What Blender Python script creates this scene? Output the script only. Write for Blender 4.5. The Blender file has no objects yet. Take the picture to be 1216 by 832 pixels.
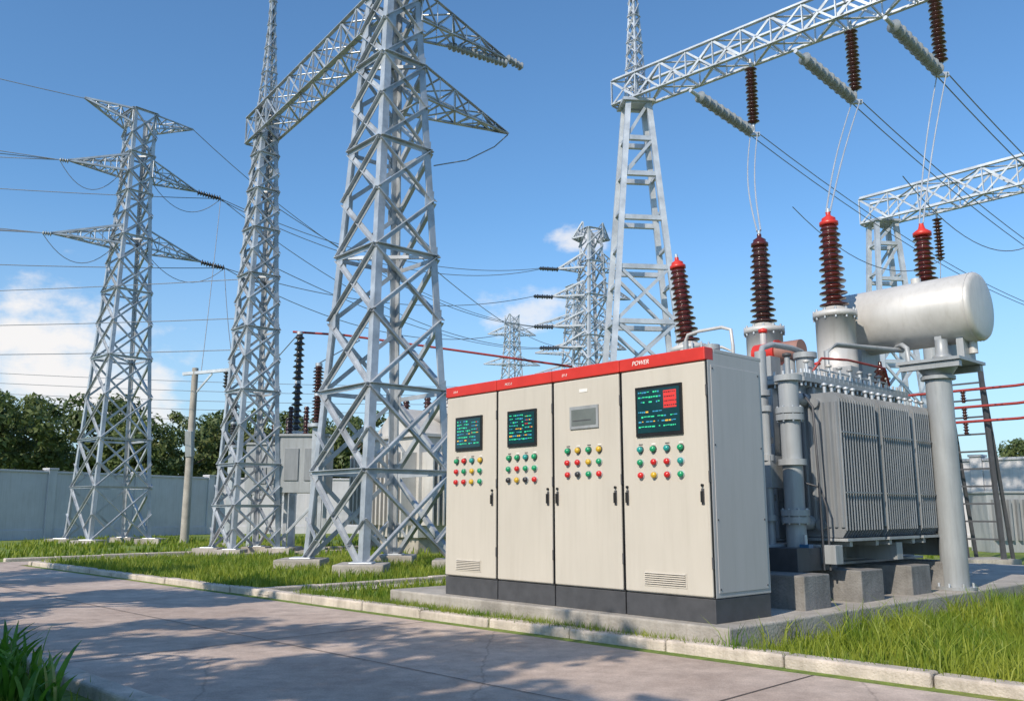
import bpy, math, random
from mathutils import Vector, Matrix
random.seed(7)
R=random.random
def U(a,b): return a+(b-a)*random.random()
V=Vector
sc=bpy.context.scene
COL=sc.collection

# ------------------------------------------------------------ materials
def mk(name,c,rough=.5,metal=0.0,ns=3.0,amt=.12,bump=0.0,bs=60,c2=None,emit=None,coat=0,streak=0,es=.6,dirt=0):
    m=bpy.data.materials.new(name); m.use_nodes=True
    nt=m.node_tree; N=nt.nodes; L=nt.links
    b=N['Principled BSDF']
    geo=N.new('ShaderNodeNewGeometry')
    mp=N.new('ShaderNodeMapping'); L.new(geo.outputs['Position'],mp.inputs['Vector'])
    if streak: mp.inputs['Scale'].default_value=(1,1,streak)
    n=N.new('ShaderNodeTexNoise'); n.inputs['Scale'].default_value=ns; n.inputs['Detail'].default_value=6; n.inputs['Roughness'].default_value=.62
    L.new(mp.outputs[0],n.inputs['Vector'])
    mr=N.new('ShaderNodeMapRange'); mr.inputs[1].default_value=.3; mr.inputs[2].default_value=.7
    L.new(n.outputs['Fac'],mr.inputs[0])
    mx=N.new('ShaderNodeMix'); mx.data_type='RGBA'
    A=[max(0,x*(1-amt)) for x in c]; B=[min(1,x*(1+amt)) for x in c] if c2 is None else list(c2)
    mx.inputs[6].default_value=(*A,1); mx.inputs[7].default_value=(*B,1)
    L.new(mr.outputs[0],mx.inputs[0]); col=mx.outputs[2]
    if dirt:
        # rain-washed grime: fine vertical streak noise over the paint
        mp2=N.new('ShaderNodeMapping'); mp2.inputs['Scale'].default_value=(9,9,.55); L.new(geo.outputs['Position'],mp2.inputs['Vector'])
        n3=N.new('ShaderNodeTexNoise'); n3.inputs['Scale'].default_value=2.0; n3.inputs['Detail'].default_value=7; n3.inputs['Roughness'].default_value=.7; L.new(mp2.outputs[0],n3.inputs['Vector'])
        m3=N.new('ShaderNodeMapRange'); m3.inputs[1].default_value=.48; m3.inputs[2].default_value=.8; m3.inputs[3].default_value=0; m3.inputs[4].default_value=dirt; L.new(n3.outputs['Fac'],m3.inputs[0])
        x3=N.new('ShaderNodeMix'); x3.data_type='RGBA'; x3.inputs[7].default_value=(c[0]*.45,c[1]*.42,c[2]*.36,1); L.new(m3.outputs[0],x3.inputs[0]); L.new(col,x3.inputs[6]); col=x3.outputs[2]
    L.new(col,b.inputs['Base Color'])
    rr=N.new('ShaderNodeMapRange'); rr.inputs[3].default_value=max(0,rough-.08); rr.inputs[4].default_value=min(1,rough+.1)
    L.new(n.outputs['Fac'],rr.inputs[0]); L.new(rr.outputs[0],b.inputs['Roughness'])
    b.inputs['Metallic'].default_value=metal
    if coat: b.inputs['Coat Weight'].default_value=coat
    if emit: 
        b.inputs['Emission Color'].default_value=(*emit,1); b.inputs['Emission Strength'].default_value=es
    if bump:
        n2=N.new('ShaderNodeTexNoise'); n2.inputs['Scale'].default_value=bs; n2.inputs['Detail'].default_value=5
        L.new(geo.outputs['Position'],n2.inputs['Vector'])
        bp=N.new('ShaderNodeBump'); bp.inputs['Strength'].default_value=bump; bp.inputs['Distance'].default_value=.02
        L.new(n2.outputs['Fac'],bp.inputs['Height']); L.new(bp.outputs[0],b.inputs['Normal'])
    return m
STEEL=mk('galvanised_steel',(.42,.45,.49),.42,.4,2.5,.30)
STEEL2=mk('galvanised_steel_pale',(.50,.53,.57),.42,.4,3,.22)
STEELHAZE=mk('galvanised_steel_hazed',(.42,.46,.52),.6,.1,2,.15)  # steel of the distant towers, with haze lightened into its colour
CONC=mk('concrete',(.36,.335,.305),.9,0,2.2,.30,.5,45,dirt=.5)
CONC2=mk('concrete_kerb',(.50,.44,.385),.9,0,4,.28,.5,60,dirt=.5)
WALLM=mk('painted_render_wall',(.50,.50,.53),.85,0,.8,.12,.2,20,dirt=.35)
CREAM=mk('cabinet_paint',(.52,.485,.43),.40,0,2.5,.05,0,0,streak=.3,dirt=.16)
CREAM_SHADED=mk('cabinet_paint_shaded',(.42,.415,.42),.45,0,2.5,.06,0,0,streak=.3,dirt=.18)  # cabinet paint again, darker and greyer: the side's shade is put into the colour
DARK=mk('dark_grey_paint',(.06,.062,.07),.55,0,8,.2)
BLACK=mk('black_plastic',(.012,.012,.014),.35,0,8,.2)
REDP=mk('red_paint',(.55,.035,.025),.38,0,4,.12)
REDB=mk('oxide_red_busbar',(.30,.035,.03),.5,0,4,.2)
TGREY=mk('transformer_paint',(.32,.34,.36),.42,.1,3,.16,streak=.4,dirt=.45)
RGREY=mk('radiator_paint',(.24,.255,.275),.42,.2,4,.16,streak=.3,dirt=.4)
SILV=mk('conservator_paint',(.52,.51,.50),.42,.12,2.2,.12,dirt=.3)
BLOCK=mk('support_block_concrete',(.20,.195,.19),.85,0,5,.3,.4,50,dirt=.5)
PORC=mk('brown_porcelain',(.045,.014,.011),.18,0,10,.2,coat=.4)
PORCR=mk('redbrown_porcelain',(.075,.013,.010),.18,0,10,.2,coat=.4)
PORCD=mk('dark_porcelain',(.03,.03,.035),.2,0,10,.2,coat=.4)
GLASS=mk('grey_porcelain',(.27,.29,.30),.25,0,10,.15,coat=.4)
WIREM=mk('aluminium_wire',(.24,.26,.29),.5,.5,2,.1)
WIREP=mk('aluminium_wire_pale',(.55,.57,.6),.4,.4,2,.1)
COPP=mk('relay_brown',(.30,.16,.13),.5,.1,6,.2)
BLUEP=mk('blue_valve_paint',(.04,.14,.28),.4,0,6,.2)
SCRN=mk('screen_glass',(.006,.022,.028),.10,0,6,.2,emit=(.01,.06,.07),es=.5)
LCD=mk('lcd_glass',(.14,.16,.16),.15,0,6,.1)
UIG=mk('ui_green',(.02,.35,.15),.5,emit=(.04,.65,.35),es=.8); UIR=mk('ui_red',(.4,.02,.02),.5,emit=(.7,.06,.05),es=.5)
UIB=mk('ui_blue',(.02,.15,.3),.5,emit=(.06,.40,.55)); UIY=mk('ui_amber',(.5,.3,.02),.5,emit=(.9,.5,.08))
BG=mk('button_green',(.01,.27,.12),.25); BR=mk('button_red',(.55,.02,.02),.25); BY=mk('button_yellow',(.6,.38,.03),.3)
BB=mk('button_dark',(.03,.03,.035),.3); BT=mk('button_teal',(.02,.28,.26),.25)
WHITE=mk('white_lettering',(.75,.74,.72),.6)
BARK=mk('bark',(.10,.075,.055),.9,0,8,.35,.6,30)
REDPATH=mk('red_paving',(.26,.11,.09),.85,0,5,.25,.3,40)
JOINT=mk('joint_filler',(.11,.09,.08),.95,0,5,.3)

def leafmat(name,a,b,ns,tr=.3,rough=.55):
    m=bpy.data.materials.new(name); m.use_nodes=True
    nt=m.node_tree; N=nt.nodes; L=nt.links; p=N['Principled BSDF']; out=N['Material Output']
    geo=N.new('ShaderNodeNewGeometry'); n=N.new('ShaderNodeTexNoise'); n.inputs['Scale'].default_value=ns; n.inputs['Detail'].default_value=4
    L.new(geo.outputs['Position'],n.inputs['Vector'])
    mr=N.new('ShaderNodeMapRange'); mr.inputs[1].default_value=.33; mr.inputs[2].default_value=.67; L.new(n.outputs['Fac'],mr.inputs[0])
    mx=N.new('ShaderNodeMix'); mx.data_type='RGBA'; mx.inputs[6].default_value=(*a,1); mx.inputs[7].default_value=(*b,1); L.new(mr.outputs[0],mx.inputs[0])
    L.new(mx.outputs[2],p.inputs['Base Color']); p.inputs['Roughness'].default_value=rough
    t=N.new('ShaderNodeBsdfTranslucent'); L.new(mx.outputs[2],t.inputs['Color'])
    ms=N.new('ShaderNodeMixShader'); ms.inputs[0].default_value=tr
    L.new(p.outputs[0],ms.inputs[1]); L.new(t.outputs[0],ms.inputs[2]); L.new(ms.outputs[0],out.inputs['Surface'])
    return m
LEAF=leafmat('tree_leaves',(.06,.105,.03),(.17,.20,.065),1.1,.35)
GRASSB=leafmat('grass_blades',(.09,.19,.012),(.33,.37,.045),2.2,.4)
GRASSN=leafmat('broad_grass_blades',(.03,.12,.010),(.12,.28,.025),6.0,.35,.35)

def ground_mat():
    m=bpy.data.materials.new('lawn_ground'); m.use_nodes=True
    nt=m.node_tree; N=nt.nodes; L=nt.links; p=N['Principled BSDF']
    geo=N.new('ShaderNodeNewGeometry')
    n=N.new('ShaderNodeTexNoise'); n.inputs['Scale'].default_value=.45; n.inputs['Detail'].default_value=9; n.inputs['Roughness'].default_value=.7
    n2=N.new('ShaderNodeTexNoise'); n2.inputs['Scale'].default_value=14; n2.inputs['Detail'].default_value=6
    L.new(geo.outputs['Position'],n.inputs['Vector']); L.new(geo.outputs['Position'],n2.inputs['Vector'])
    r=N.new('ShaderNodeValToRGB'); cr=r.color_ramp
    cr.elements[0].position=.3; cr.elements[0].color=(.085,.15,.02,1)
    cr.elements[1].position=.72; cr.elements[1].color=(.28,.26,.075,1)
    e=cr.elements.new(.5); e.color=(.16,.23,.035,1)
    L.new(n.outputs['Fac'],r.inputs[0])
    mx=N.new('ShaderNodeMix'); mx.data_type='RGBA'; mx.blend_type='MULTIPLY'; mx.inputs[0].default_value=.7
    mr=N.new('ShaderNodeMapRange'); mr.inputs[1].default_value=.3; mr.inputs[2].default_value=.7; mr.inputs[3].default_value=.5; mr.inputs[4].default_value=1.2
    L.new(n2.outputs['Fac'],mr.inputs[0]); L.new(r.outputs[0],mx.inputs[6]); L.new(mr.outputs[0],mx.inputs[7])
    L.new(mx.outputs[2],p.inputs['Base Color']); p.inputs['Roughness'].default_value=.95
    bp=N.new('ShaderNodeBump'); bp.inputs['Strength'].default_value=.8; bp.inputs['Distance'].default_value=.05
    L.new(n2.outputs['Fac'],bp.inputs['Height']); L.new(bp.outputs[0],p.inputs['Normal'])
    return m
def road_mat():
    m=bpy.data.materials.new('worn_concrete_road'); m.use_nodes=True
    nt=m.node_tree; N=nt.nodes; L=nt.links; p=N['Principled BSDF']
    geo=N.new('ShaderNodeNewGeometry')
    def noise(s,d=8,r=.65):
        n=N.new('ShaderNodeTexNoise'); n.inputs['Scale'].default_value=s; n.inputs['Detail'].default_value=d; n.inputs['Roughness'].default_value=r
        L.new(geo.outputs['Position'],n.inputs['Vector']); return n
    n=noise(.55); n2=noise(5); n3=noise(90,3)
    r=N.new('ShaderNodeValToRGB'); cr=r.color_ramp
    cr.elements[0].position=.32; cr.elements[0].color=(.39,.30,.25,1)
    cr.elements[1].position=.68; cr.elements[1].color=(.61,.50,.43,1)
    L.new(n.outputs['Fac'],r.inputs[0])
    def mult(src,fac,lo,hi):
        mr=N.new('ShaderNodeMapRange'); mr.inputs[1].default_value=.3; mr.inputs[2].default_value=.7; mr.inputs[3].default_value=lo; mr.inputs[4].default_value=hi
        L.new(fac,mr.inputs[0])
        mx=N.new('ShaderNodeMix'); mx.data_type='RGBA'; mx.blend_type='MULTIPLY'; mx.inputs[0].default_value=1
        L.new(src,mx.inputs[6]); L.new(mr.outputs[0],mx.inputs[7]); return mx.outputs[2]
    c=mult(r.outputs[0],n2.outputs['Fac'],.72,1.12); c=mult(c,n3.outputs['Fac'],.80,1.12)
    wn=noise(1.7,5); ad=N.new('ShaderNodeMix'); ad.data_type='VECTOR'; ad.inputs[0].default_value=.16
    L.new(geo.outputs['Position'],ad.inputs[4]); L.new(wn.outputs['Color'],ad.inputs[5])
    vo=N.new('ShaderNodeTexVoronoi'); vo.feature='DISTANCE_TO_EDGE'; vo.inputs['Scale'].default_value=.42; L.new(ad.outputs[1],vo.inputs['Vector'])
    cm=N.new('ShaderNodeMapRange'); cm.inputs[1].default_value=.0; cm.inputs[2].default_value=.004; cm.inputs[3].default_value=.72; cm.inputs[4].default_value=1
    L.new(vo.outputs['Distance'],cm.inputs[0])
    mx=N.new('ShaderNodeMix'); mx.data_type='RGBA'; mx.blend_type='MULTIPLY'; mx.inputs[0].default_value=1
    L.new(c,mx.inputs[6]); L.new(cm.outputs[0],mx.inputs[7]); L.new(mx.outputs[2],p.inputs['Base Color'])
    p.inputs['Roughness'].default_value=.82
    bp=N.new('ShaderNodeBump'); bp.inputs['Strength'].default_value=.45; bp.inputs['Distance'].default_value=.01
    L.new(n3.outputs['Fac'],bp.inputs['Height']); L.new(bp.outputs[0],p.inputs['Normal'])
    return m
GROUND=ground_mat(); ROAD=road_mat()

# ------------------------------------------------------------ mesh builder
class MB:
    def __init__(s): s.v=[];s.f=[];s.mi=[];s.sm=[];s.mats=[]
    def m(s,mat):
        if mat not in s.mats: s.mats.append(mat)
        return s.mats.index(mat)
    def add(s,vs,fs,mat,smooth=False):
        o=len(s.v); s.v.extend(tuple(v) for v in vs); i=s.m(mat)
        for f in fs: s.f.append(tuple(o+k for k in f)); s.mi.append(i); s.sm.append(smooth)
    def box(s,x0,x1,y0,y1,z0,z1,mat):
        vs=[(x,y,z) for x in(x0,x1) for y in(y0,y1) for z in(z0,z1)]
        s.add(vs,[(0,1,3,2),(4,6,7,5),(0,4,5,1),(2,3,7,6),(0,2,6,4),(1,5,7,3)],mat)
    def prism(s,p,q,prof,a,b,mat):
        n=len(prof); vs=[p+a*x+b*y for x,y in prof]+[q+a*x+b*y for x,y in prof]
        fs=[(i,(i+1)%n,n+(i+1)%n,n+i) for i in range(n)]+[tuple(range(n))[::-1],tuple(range(n,2*n))]
        s.add(vs,fs,mat)
    def frame(s,p,q,up=V((0,0,1))):
        d=(q-p).normalized()
        if abs(d.dot(up))>.98: up=V((1,0,0))
        a=d.cross(up).normalized(); return d,a,a.cross(d).normalized()
    def bar(s,p,q,w,h,mat,up=V((0,0,1))):
        p=V(p);q=V(q); d,a,b=s.frame(p,q,up); s.prism(p,q,[(-w/2,-h/2),(w/2,-h/2),(w/2,h/2),(-w/2,h/2)],a,b,mat)
    def ang(s,p,q,w,t,mat,up=V((0,0,1))):
        p=V(p);q=V(q); d,a,b=s.frame(p,q,up)
        s.prism(p,q,[(-w/2,0),(w/2,0),(w/2,t),(-w/2+t,t),(-w/2+t,w),(-w/2,w)],a,b,mat)
    def leg(s,p,q,a,b,w,t,mat):
        s.prism(V(p),V(q),[(0,0),(w,0),(w,t),(t,t),(t,w),(0,w)],a,b,mat)
    def lathe(s,prof,o,ax,mat,n=20,cap=True):
        o=V(o); ax=V(ax).normalized(); up=V((0,0,1)) if abs(ax.z)<.9 else V((1,0,0))
        a=ax.cross(up).normalized(); b=ax.cross(a); vs=[];fs=[]
        for r,z in prof:
            for i in range(n):
                t=2*math.pi*i/n; vs.append(o+ax*z+a*(r*math.cos(t))+b*(r*math.sin(t)))
        for j in range(len(prof)-1):
            for i in range(n):
                k=(i+1)%n; fs.append((j*n+i,(j+1)*n+i,(j+1)*n+k,j*n+k))
        s.add(vs,fs,mat,True)
        if cap:
            s.add(vs[:n],[tuple(range(n))],mat); s.add(vs[-n:],[tuple(range(n))[::-1]],mat)
    def cyl(s,p,q,r,mat,r2=None,n=16):
        p=V(p);q=V(q); s.lathe([(r,0),(r if r2 is None else r2,(q-p).length)],p,q-p,mat,n)
    def tube(s,pts,r,mat,n=5):
        vs=[];fs=[]; m=len(pts); pts=[V(p) for p in pts]
        for j,p in enumerate(pts):
            d=(pts[min(j+1,m-1)]-pts[max(j-1,0)]).normalized(); up=V((0,0,1)) if abs(d.z)<.9 else V((1,0,0))
            a=d.cross(up).normalized(); b=d.cross(a)
            for i in range(n):
                t=2*math.pi*i/n; vs.append(p+a*(r*math.cos(t))+b*(r*math.sin(t)))
        for j in range(m-1):
            for i in range(n): fs.append((j*n+i,j*n+(i+1)%n,(j+1)*n+(i+1)%n,(j+1)*n+i))
        s.add(vs,fs,mat,True)
    def wire(s,p,q,sag,r,mat,k=16):
        p=V(p);q=V(q); s.tube([p.lerp(q,i/k)-V((0,0,sag*4*(i/k)*(1-i/k))) for i in range(k+1)],r,mat,4)
    def sheds(s,p,q,r,rc,n,mat,taper=0,seg=18):
        p=V(p);q=V(q); L=(q-p).length; prof=[(rc,0)]
        for i in range(n):
            z=L*(i+.15)/n; st=L/n; rr=(r if i%2==0 else r*.86)*(1-taper*i/n)
            prof+=[(rc,z),(rr,z+st*.18),(rr*1.0,z+st*.28),(rc*1.12,z+st*.62)]
        prof.append((rc,L)); s.lathe(prof,p,q-p,mat,seg)
    def obj(s,name,parent=None,bevel=0,seg=2):
        me=bpy.data.meshes.new(name); me.from_pydata(s.v,[],s.f)
        for m in s.mats: me.materials.append(m)
        me.polygons.foreach_set('material_index',s.mi); me.polygons.foreach_set('use_smooth',s.sm); me.update()
        o=bpy.data.objects.new(name,me); COL.objects.link(o)
        if parent: o.parent=parent
        if bevel:
            b=o.modifiers.new('bevel','BEVEL'); b.width=bevel; b.segments=seg; b.limit_method='ANGLE'; b.angle_limit=math.radians(50)
        return o
def empty(name,loc,rz=0):
    e=bpy.data.objects.new(name,None); COL.objects.link(e); e.location=loc; e.rotation_euler=(0,0,rz); e.empty_display_size=.3; return e

C0=V((1.60,7.13,0)); RX=V((.67,-.742,0)); RY=V((.742,.67,0)); RZ=math.atan2(-.742,.67)
def W(x,y,z=0): return C0+RX*x+RY*y+V((0,0,z))
VV=RY; UU=-RX

# ------------------------------------------------------------ ground, road, kerbs
g=MB(); g.add([(-400,-400,0),(400,-400,0),(400,400,0),(-400,400,0)],[(0,1,2,3)],GROUND); g.obj('ground')
D=V((-.7071,.7071,0)); E=V((.7071,.7071,0))
def K(k,off,z=0): return V((4.05,4.05,z))+D*k+E*off
r=MB(); r.add([K(-30,-3.5,.004),K(-30,0,.004),K(60,0,.004),K(60,-3.5,.004)],[(0,1,2,3)],ROAD); r.obj('concrete_road')
j=MB()
for k in range(-10,40,4):
    kk=k+.9; j.add([K(kk,-3.5,.008),K(kk,0,.008),K(kk+.012,0,.008),K(kk+.012,-3.5,.008)],[(0,1,2,3)],JOINT)
j.add([K(-30,-1.75,.0085),K(-30,-1.740,.0085),K(60,-1.740,.0085),K(60,-1.75,.0085)],[(0,1,2,3)],JOINT)
j.obj('road_joints')
def kerb(name,p,d,n,L=1.0,w=.15,h=.085):
    k=MB(); side=V((-d.y,d.x,0))
    for i in range(n):
        a=p+d*(i*L+.006); b=p+d*((i+1)*L-.006); z=h+U(-.008,.008); jj=U(-.010,.010)
        k.prism(a+side*jj,b+side*jj,[(0,-.05),(w,-.05),(w,z),(0,z)],side,V((0,0,1)),CONC2)
    return k.obj(name,None,.02,3)
kerb('kerb',K(19.2,.15),-D,28)
kerb('kerb',K(-8,-3.5),D,40)
kerb('kerb',K(10.6,.16),E,8,1.0,.13,.08)
kerb('kerb',K(19.35,.16),E,14,1.0,.15,.08)
kerb('kerb',K(21.0,.16),E,14,1.0,.15,.08)
p=MB(); p.add([K(10.0,.15,.03),K(10.47,.15,.03),K(10.47,8.1,.03),K(10.0,8.1,.03)],[(0,1,2,3)],CONC2)
p.add([K(19.5,.0,.006),K(20.85,.0,.006),K(20.85,14,.006),K(19.5,14,.006)],[(0,1,2,3)],ROAD); p.obj('footpath')
p=MB(); a=V((8.07,15.7,.006)); p.add([a+UU*5-VV*.6,a+UU*5+VV*.6,a-UU*14+VV*.6,a-UU*14-VV*.6],[(0,1,2,3)],REDPATH); p.obj('red_paved_path')

s=MB(); e=empty('concrete_plinth',C0,RZ)
s.box(-4.3,.2,-.13,10,-.05,.2,CONC); s.obj('slab',e,.018,3)

# ------------------------------------------------------------ cabinets
def cabinet(t0,t1,kind,mat=CREAM):
    w=t1-t0-.008; par=empty('electrical_control_cabinet',W(-t1+.004,0,.2),RZ)
    b=MB(); b.box(0,w,.012,.8,.19,2.17,CREAM_SHADED); b.obj('body',par,.008)
    b=MB(); b.box(.004,w-.004,.004,.79,0,.186,DARK); b.obj('base',par,.004)
    b=MB(); b.box(-.001,w+.001,-.022,.10,2.095,2.205,REDP); b.obj('red_header',par,.008)
    b=MB(); b.box(-.001,w+.001,.102,.815,2.165,2.2,CREAM_SHADED); b.obj('roof',par,.006)
    b=MB(); b.box(.012,w-.012,-.014,.011,.20,2.085,mat); b.obj('door',par,.012,3)
    d=MB()
    d.box(.002,.010,0,.011,.195,2.09,BLACK); d.box(w-.010,w-.002,0,.011,.195,2.09,BLACK)
    for z in (.42,1.1,1.8): d.cyl((w-.006,-.008,z),(w-.006,-.008,z+.09),.008,DARK,n=8)
    d.obj('gasket_and_hinges',par)
    h=MB()
    for hx in ((.06,w-.07) if kind in(0,2) else (w-.06,)):
        h.box(hx-.014,hx+.014,-.022,-.0145,.92,1.05,DARK); h.box(hx-.009,hx+.009,-.042,-.022,.94,1.03,BLACK)
        h.cyl((hx,-.03,1.075),(hx,-.0145,1.075),.012,BLACK,n=10)
    h.obj('handle',par,.003)
    vt=MB(); x0,x1=w*.24,w*.72
    vt.box(x0,x1,-.019,-.0145,.255,.375,mat)
    for i in range(6):
        z=.268+i*.017; vt.box(x0+.015,x1-.015,-.0215,-.0195,z,z+.007,DARK)
        vt.prism(V((x0+.01,-.0195,z+.008)),V((x1-.01,-.0195,z+.008)),[(0,0),(-.010,-.002),(0,.007)],V((0,1,0)),V((0,0,1)),mat)
    if kind in(0,3): vt.obj('louvre_vent',par)
    sm=MB(); x0,x1=(w*.20,w*.74)
    if kind in(0,1,3):
        z0,z1=1.50,1.93
        if kind!=0: x0,x1=w*.22,w*.74; z0,z1=(1.50,1.86)
        sm.box(x0,x1,-.032,-.0145,z0,z1,BLACK); sm.box(x0+.022,x1-.022,-.0345,-.0322,z0+.03,z1-.025,SCRN)
        sx=x1-x0-.06; y=-.0352; zt=z1-.045; nr=8
        for row in range(nr):
            zz=zt-row*(z1-z0-.09)/nr
            xx=x0+.035
            if kind==0 and row in(3,): continue
            while xx<x0+.03+sx*(.56 if row<5 else .9):
                ww=U(.008,.035); mm=random.choice([UIG,UIG,UIG,UIB]) if row not in(4,6) else random.choice([UIB,UIY,UIB])
                hh=U(.006,.014)
                if R()<.8: sm.box(xx,xx+ww,y,-.0347,zz-hh,zz,mm)
                xx+=ww+.007
        xa=x0+.03+sx*.64; xb=x0+.03+sx*.95; za=zt-.005; zb=zt-(z1-z0)*(.36 if kind==0 else .42)
        if kind==0:
            sm.box(xa,xb,-.03505,-.0347,zb,za,UIR)
        for row in range(4):
            zz=za-.012-row*(za-zb)/4; xx=xa+.006
            while xx<xb-.012:
                ww=U(.008,.022); sm.box(xx,min(xb,xx+ww),-.0356,-.0351,zz-.009,zz,random.choice([SCRN,BLACK] if kind==0 else [UIB,UIY,UIG,UIR])); xx+=ww+.007
        sm.obj('display_screen',par,.0)
    else:
        sm.box(w*.28,w*.70,-.028,-.0145,1.62,1.83,TGREY); sm.box(w*.31,w*.67,-.031,-.0282,1.65,1.80,LCD); sm.box(w*.33,w*.60,-.0318,-.0312,1.69,1.70,DARK)
        sm.obj('display_screen',par)
        sm=MB(); sm.box(w*.42,w*.54,-.018,-.0145,1.96,1.99,WHITE); sm.obj('nameplate',par)
    bt=MB(); 
    colr=[[BT,BG,BT,BG],[BG,BR,BR,BT],[BR,BY,BR,BG]]
    if kind==1: colr=[[BG,BG,BT,BG],[BG,BR,BG,BG],[BB,BY,BB,BR]]
    if kind==2: colr=[[BG,BY,BG,BY],[BR,BR,BY,BG],[BR,BB,BG,BR]]
    if kind==3: colr=[[BG,BR,BT,BY],[BR,BG,BY,BG],[BR,BR,BY,BG]]
    for ri,z in enumerate((1.39,1.28,1.17)):
        if kind==2: z+=.03
        for ci in range(4):
            x=w*(.24+.155*ci)+U(-.003,.003); rad=.026
            bt.cyl((x,-.0145,z),(x,-.022,z),rad+.006,STEEL2 if ri else DARK,n=18)
            bt.lathe([(rad,0),(rad,.018),(rad*.8,.027),(0.001,.030)],(x,-.022,z),(0,-1,0),colr[ri][ci],16)
            if ri<1: bt.box(x-.022,x+.022,-.0165,-.0147,z+.040,z+.049,WHITE if (ci+ri)%2 else DARK)
    bt.obj('push_buttons',par)
    cu=bpy.data.curves.new('header_text','FONT'); cu.body={0:'POWER',1:'MCC-2',2:'LV-3',3:'LV-4'}[kind]; cu.size=.055 if kind==0 else .035; cu.extrude=.0012; cu.shear=.25
    to=bpy.data.objects.new('header_lettering',cu); COL.objects.link(to); to.parent=par; to.location=(w*.16,-.0235,2.132); to.rotation_euler=(math.pi/2,0,0); cu.materials.append(WHITE)
    if kind==0:
        sd=MB(); sd.box(w+.0005,w+.006,.05,.76,.23,2.06,CREAM_SHADED); sd.obj('side_panel',par,.003)
        sd=MB()
        for yy in(.07,.74):
            for zz in (.26,.8,1.4,2.03): sd.cyl((w+.004,yy,zz),(w+.010,yy,zz),.008,DARK,n=8)
        sd.obj('side_screws',par)
    return par
cabinet(0,.929,0); cabinet(.929,1.791,2); cabinet(1.791,2.606,1); cabinet(2.606,3.458,3)

# ------------------------------------------------------------ lattice structures
def lev(z0,z1,af,k,mn):
    zs=[z0]; 
    while zs[-1]<z1-.2:
        zs.append(min(z1,zs[-1]+max(mn,af(zs[-1])*k)))
    if zs[-1]-zs[-2]<mn*.5: zs.pop(-2)
    return zs
def tower(b,c,rot,af,z0,z1,k,legw,brw,mat,mn=.5,sub=False,t=.012,guss=False):
    ca,sa=math.cos(rot),math.sin(rot)
    def P(i,z,h=None):
        a=af(z)/2 if h is None else h; x,y=[(-a,-a),(a,-a),(a,a),(-a,a)][i%4]
        return V((c[0]+x*ca-y*sa,c[1]+x*sa+y*ca,z))
    zs=lev(z0,z1,af,k,mn)
    X=V((ca,sa,0));Y=V((-sa,ca,0)); ins=[(X,Y),(-X,Y),(-X,-Y),(X,-Y)]
    for i in range(4):
        for j in range(len(zs)-1): b.leg(P(i,zs[j]),P(i,zs[j+1]),ins[i][0],ins[i][1],legw,legw*.22,mat)
    for j in range(len(zs)-1):
        for i in range(4):
            n=[-Y,X,Y,-X][i]
            A,B,Cc,Dd=P(i,zs[j]),P(i+1,zs[j]),P(i+1,zs[j+1]),P(i,zs[j+1])
            o=n*(-.012); b.ang(A+o,Cc+o,brw,t,mat,n); o=n*(-.012-t*1.6); b.ang(B+o,Dd+o,brw,t,mat,n)
            if j%2==1 or j==0: b.ang(Dd,Cc,brw,t,mat,n)
            if sub and j<2:
                ml=A.lerp(Dd,.5); mr=B.lerp(Cc,.5)
                q1=A.lerp(Cc,.25); q2=B.lerp(Dd,.25); w2=brw*.7
                for s1,s2 in((ml,q1),(mr,q2)): b.ang(s1,s2,w2,t,mat,n)
            if guss:
                for c1,dd in((Dd,Cc-Dd),(Cc,Dd-Cc)):
                    d=dd.normalized(); gl=legw*1.6
                    b.prism(c1-n*.004,c1+n*.008,[(0,-gl),(gl*.9,-gl*.5),(gl*.9,gl*.5),(0,gl)],d,V((0,0,1)),mat)
        if j%4==3:
            b.ang(P(0,zs[j+1]),P(2,zs[j+1]),brw*.8,t,mat); b.ang(P(1,zs[j+1]),P(3,zs[j+1]),brw*.8,t,mat)
    return P,zs
def truss(b,p,q,w,h,n,cw,bw,mat):
    p=V(p);q=V(q); d=(q-p).normalized(); s=d.cross(V((0,0,1))).normalized(); Z=V((0,0,1))
    def c(i,t): return p.lerp(q,t)+s*([-w/2,w/2,w/2,-w/2][i])+Z*([-h/2,-h/2,h/2,h/2][i])
    for i in range(4): b.ang(c(i,0),c(i,1),cw,cw*.18,mat,Z)
    for k in range(n):
        a,e=k/n,(k+1)/n
        for i,l in((0,3),(1,2),(0,1),(3,2)):
            vert=(i,l) in((0,3),(1,2)); up=s if vert else Z
            if k%2: b.bar(c(i,a),c(l,e),bw,bw*.3,mat,up)
            else: b.bar(c(l,a),c(i,e),bw,bw*.3,mat,up)
            b.bar(c(i,a),c(l,a),bw*.9,bw*.4,mat,d)
            if vert: b.bar(c(l,a) if k%2 else c(i,a),c(i,e) if k%2 else c(l,e),bw*.8,bw*.3,mat,s)
def arm(b,c,d,half,tip,z,h,mat,cw,bw,n=5,tz=None):
    d=V(d).normalized(); s=d.cross(V((0,0,1))).normalized(); c=V((c[0],c[1],0)); T=c+d*tip+V((0,0,z if tz is None else tz))
    st=[c+d*half+s*half*k+V((0,0,zz)) for k in(-1,1) for zz in(z,z+h)]
    for a in st: b.ang(a,T,cw,cw*.18,mat)
    for i in range(n):
        f0,f1=i/n,(i+1)/n
        L=[a.lerp(T,f0) for a in st]; M=[a.lerp(T,f1) for a in st]
        for (x,y) in((0,1),(2,3),(0,2),(1,3)):
            b.bar(L[x],L[y],bw,bw*.4,mat)
            if i%2: b.bar(L[x],M[y],bw,bw*.4,mat)
            else: b.bar(L[y],M[x],bw,bw*.4,mat)
    return T
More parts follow.
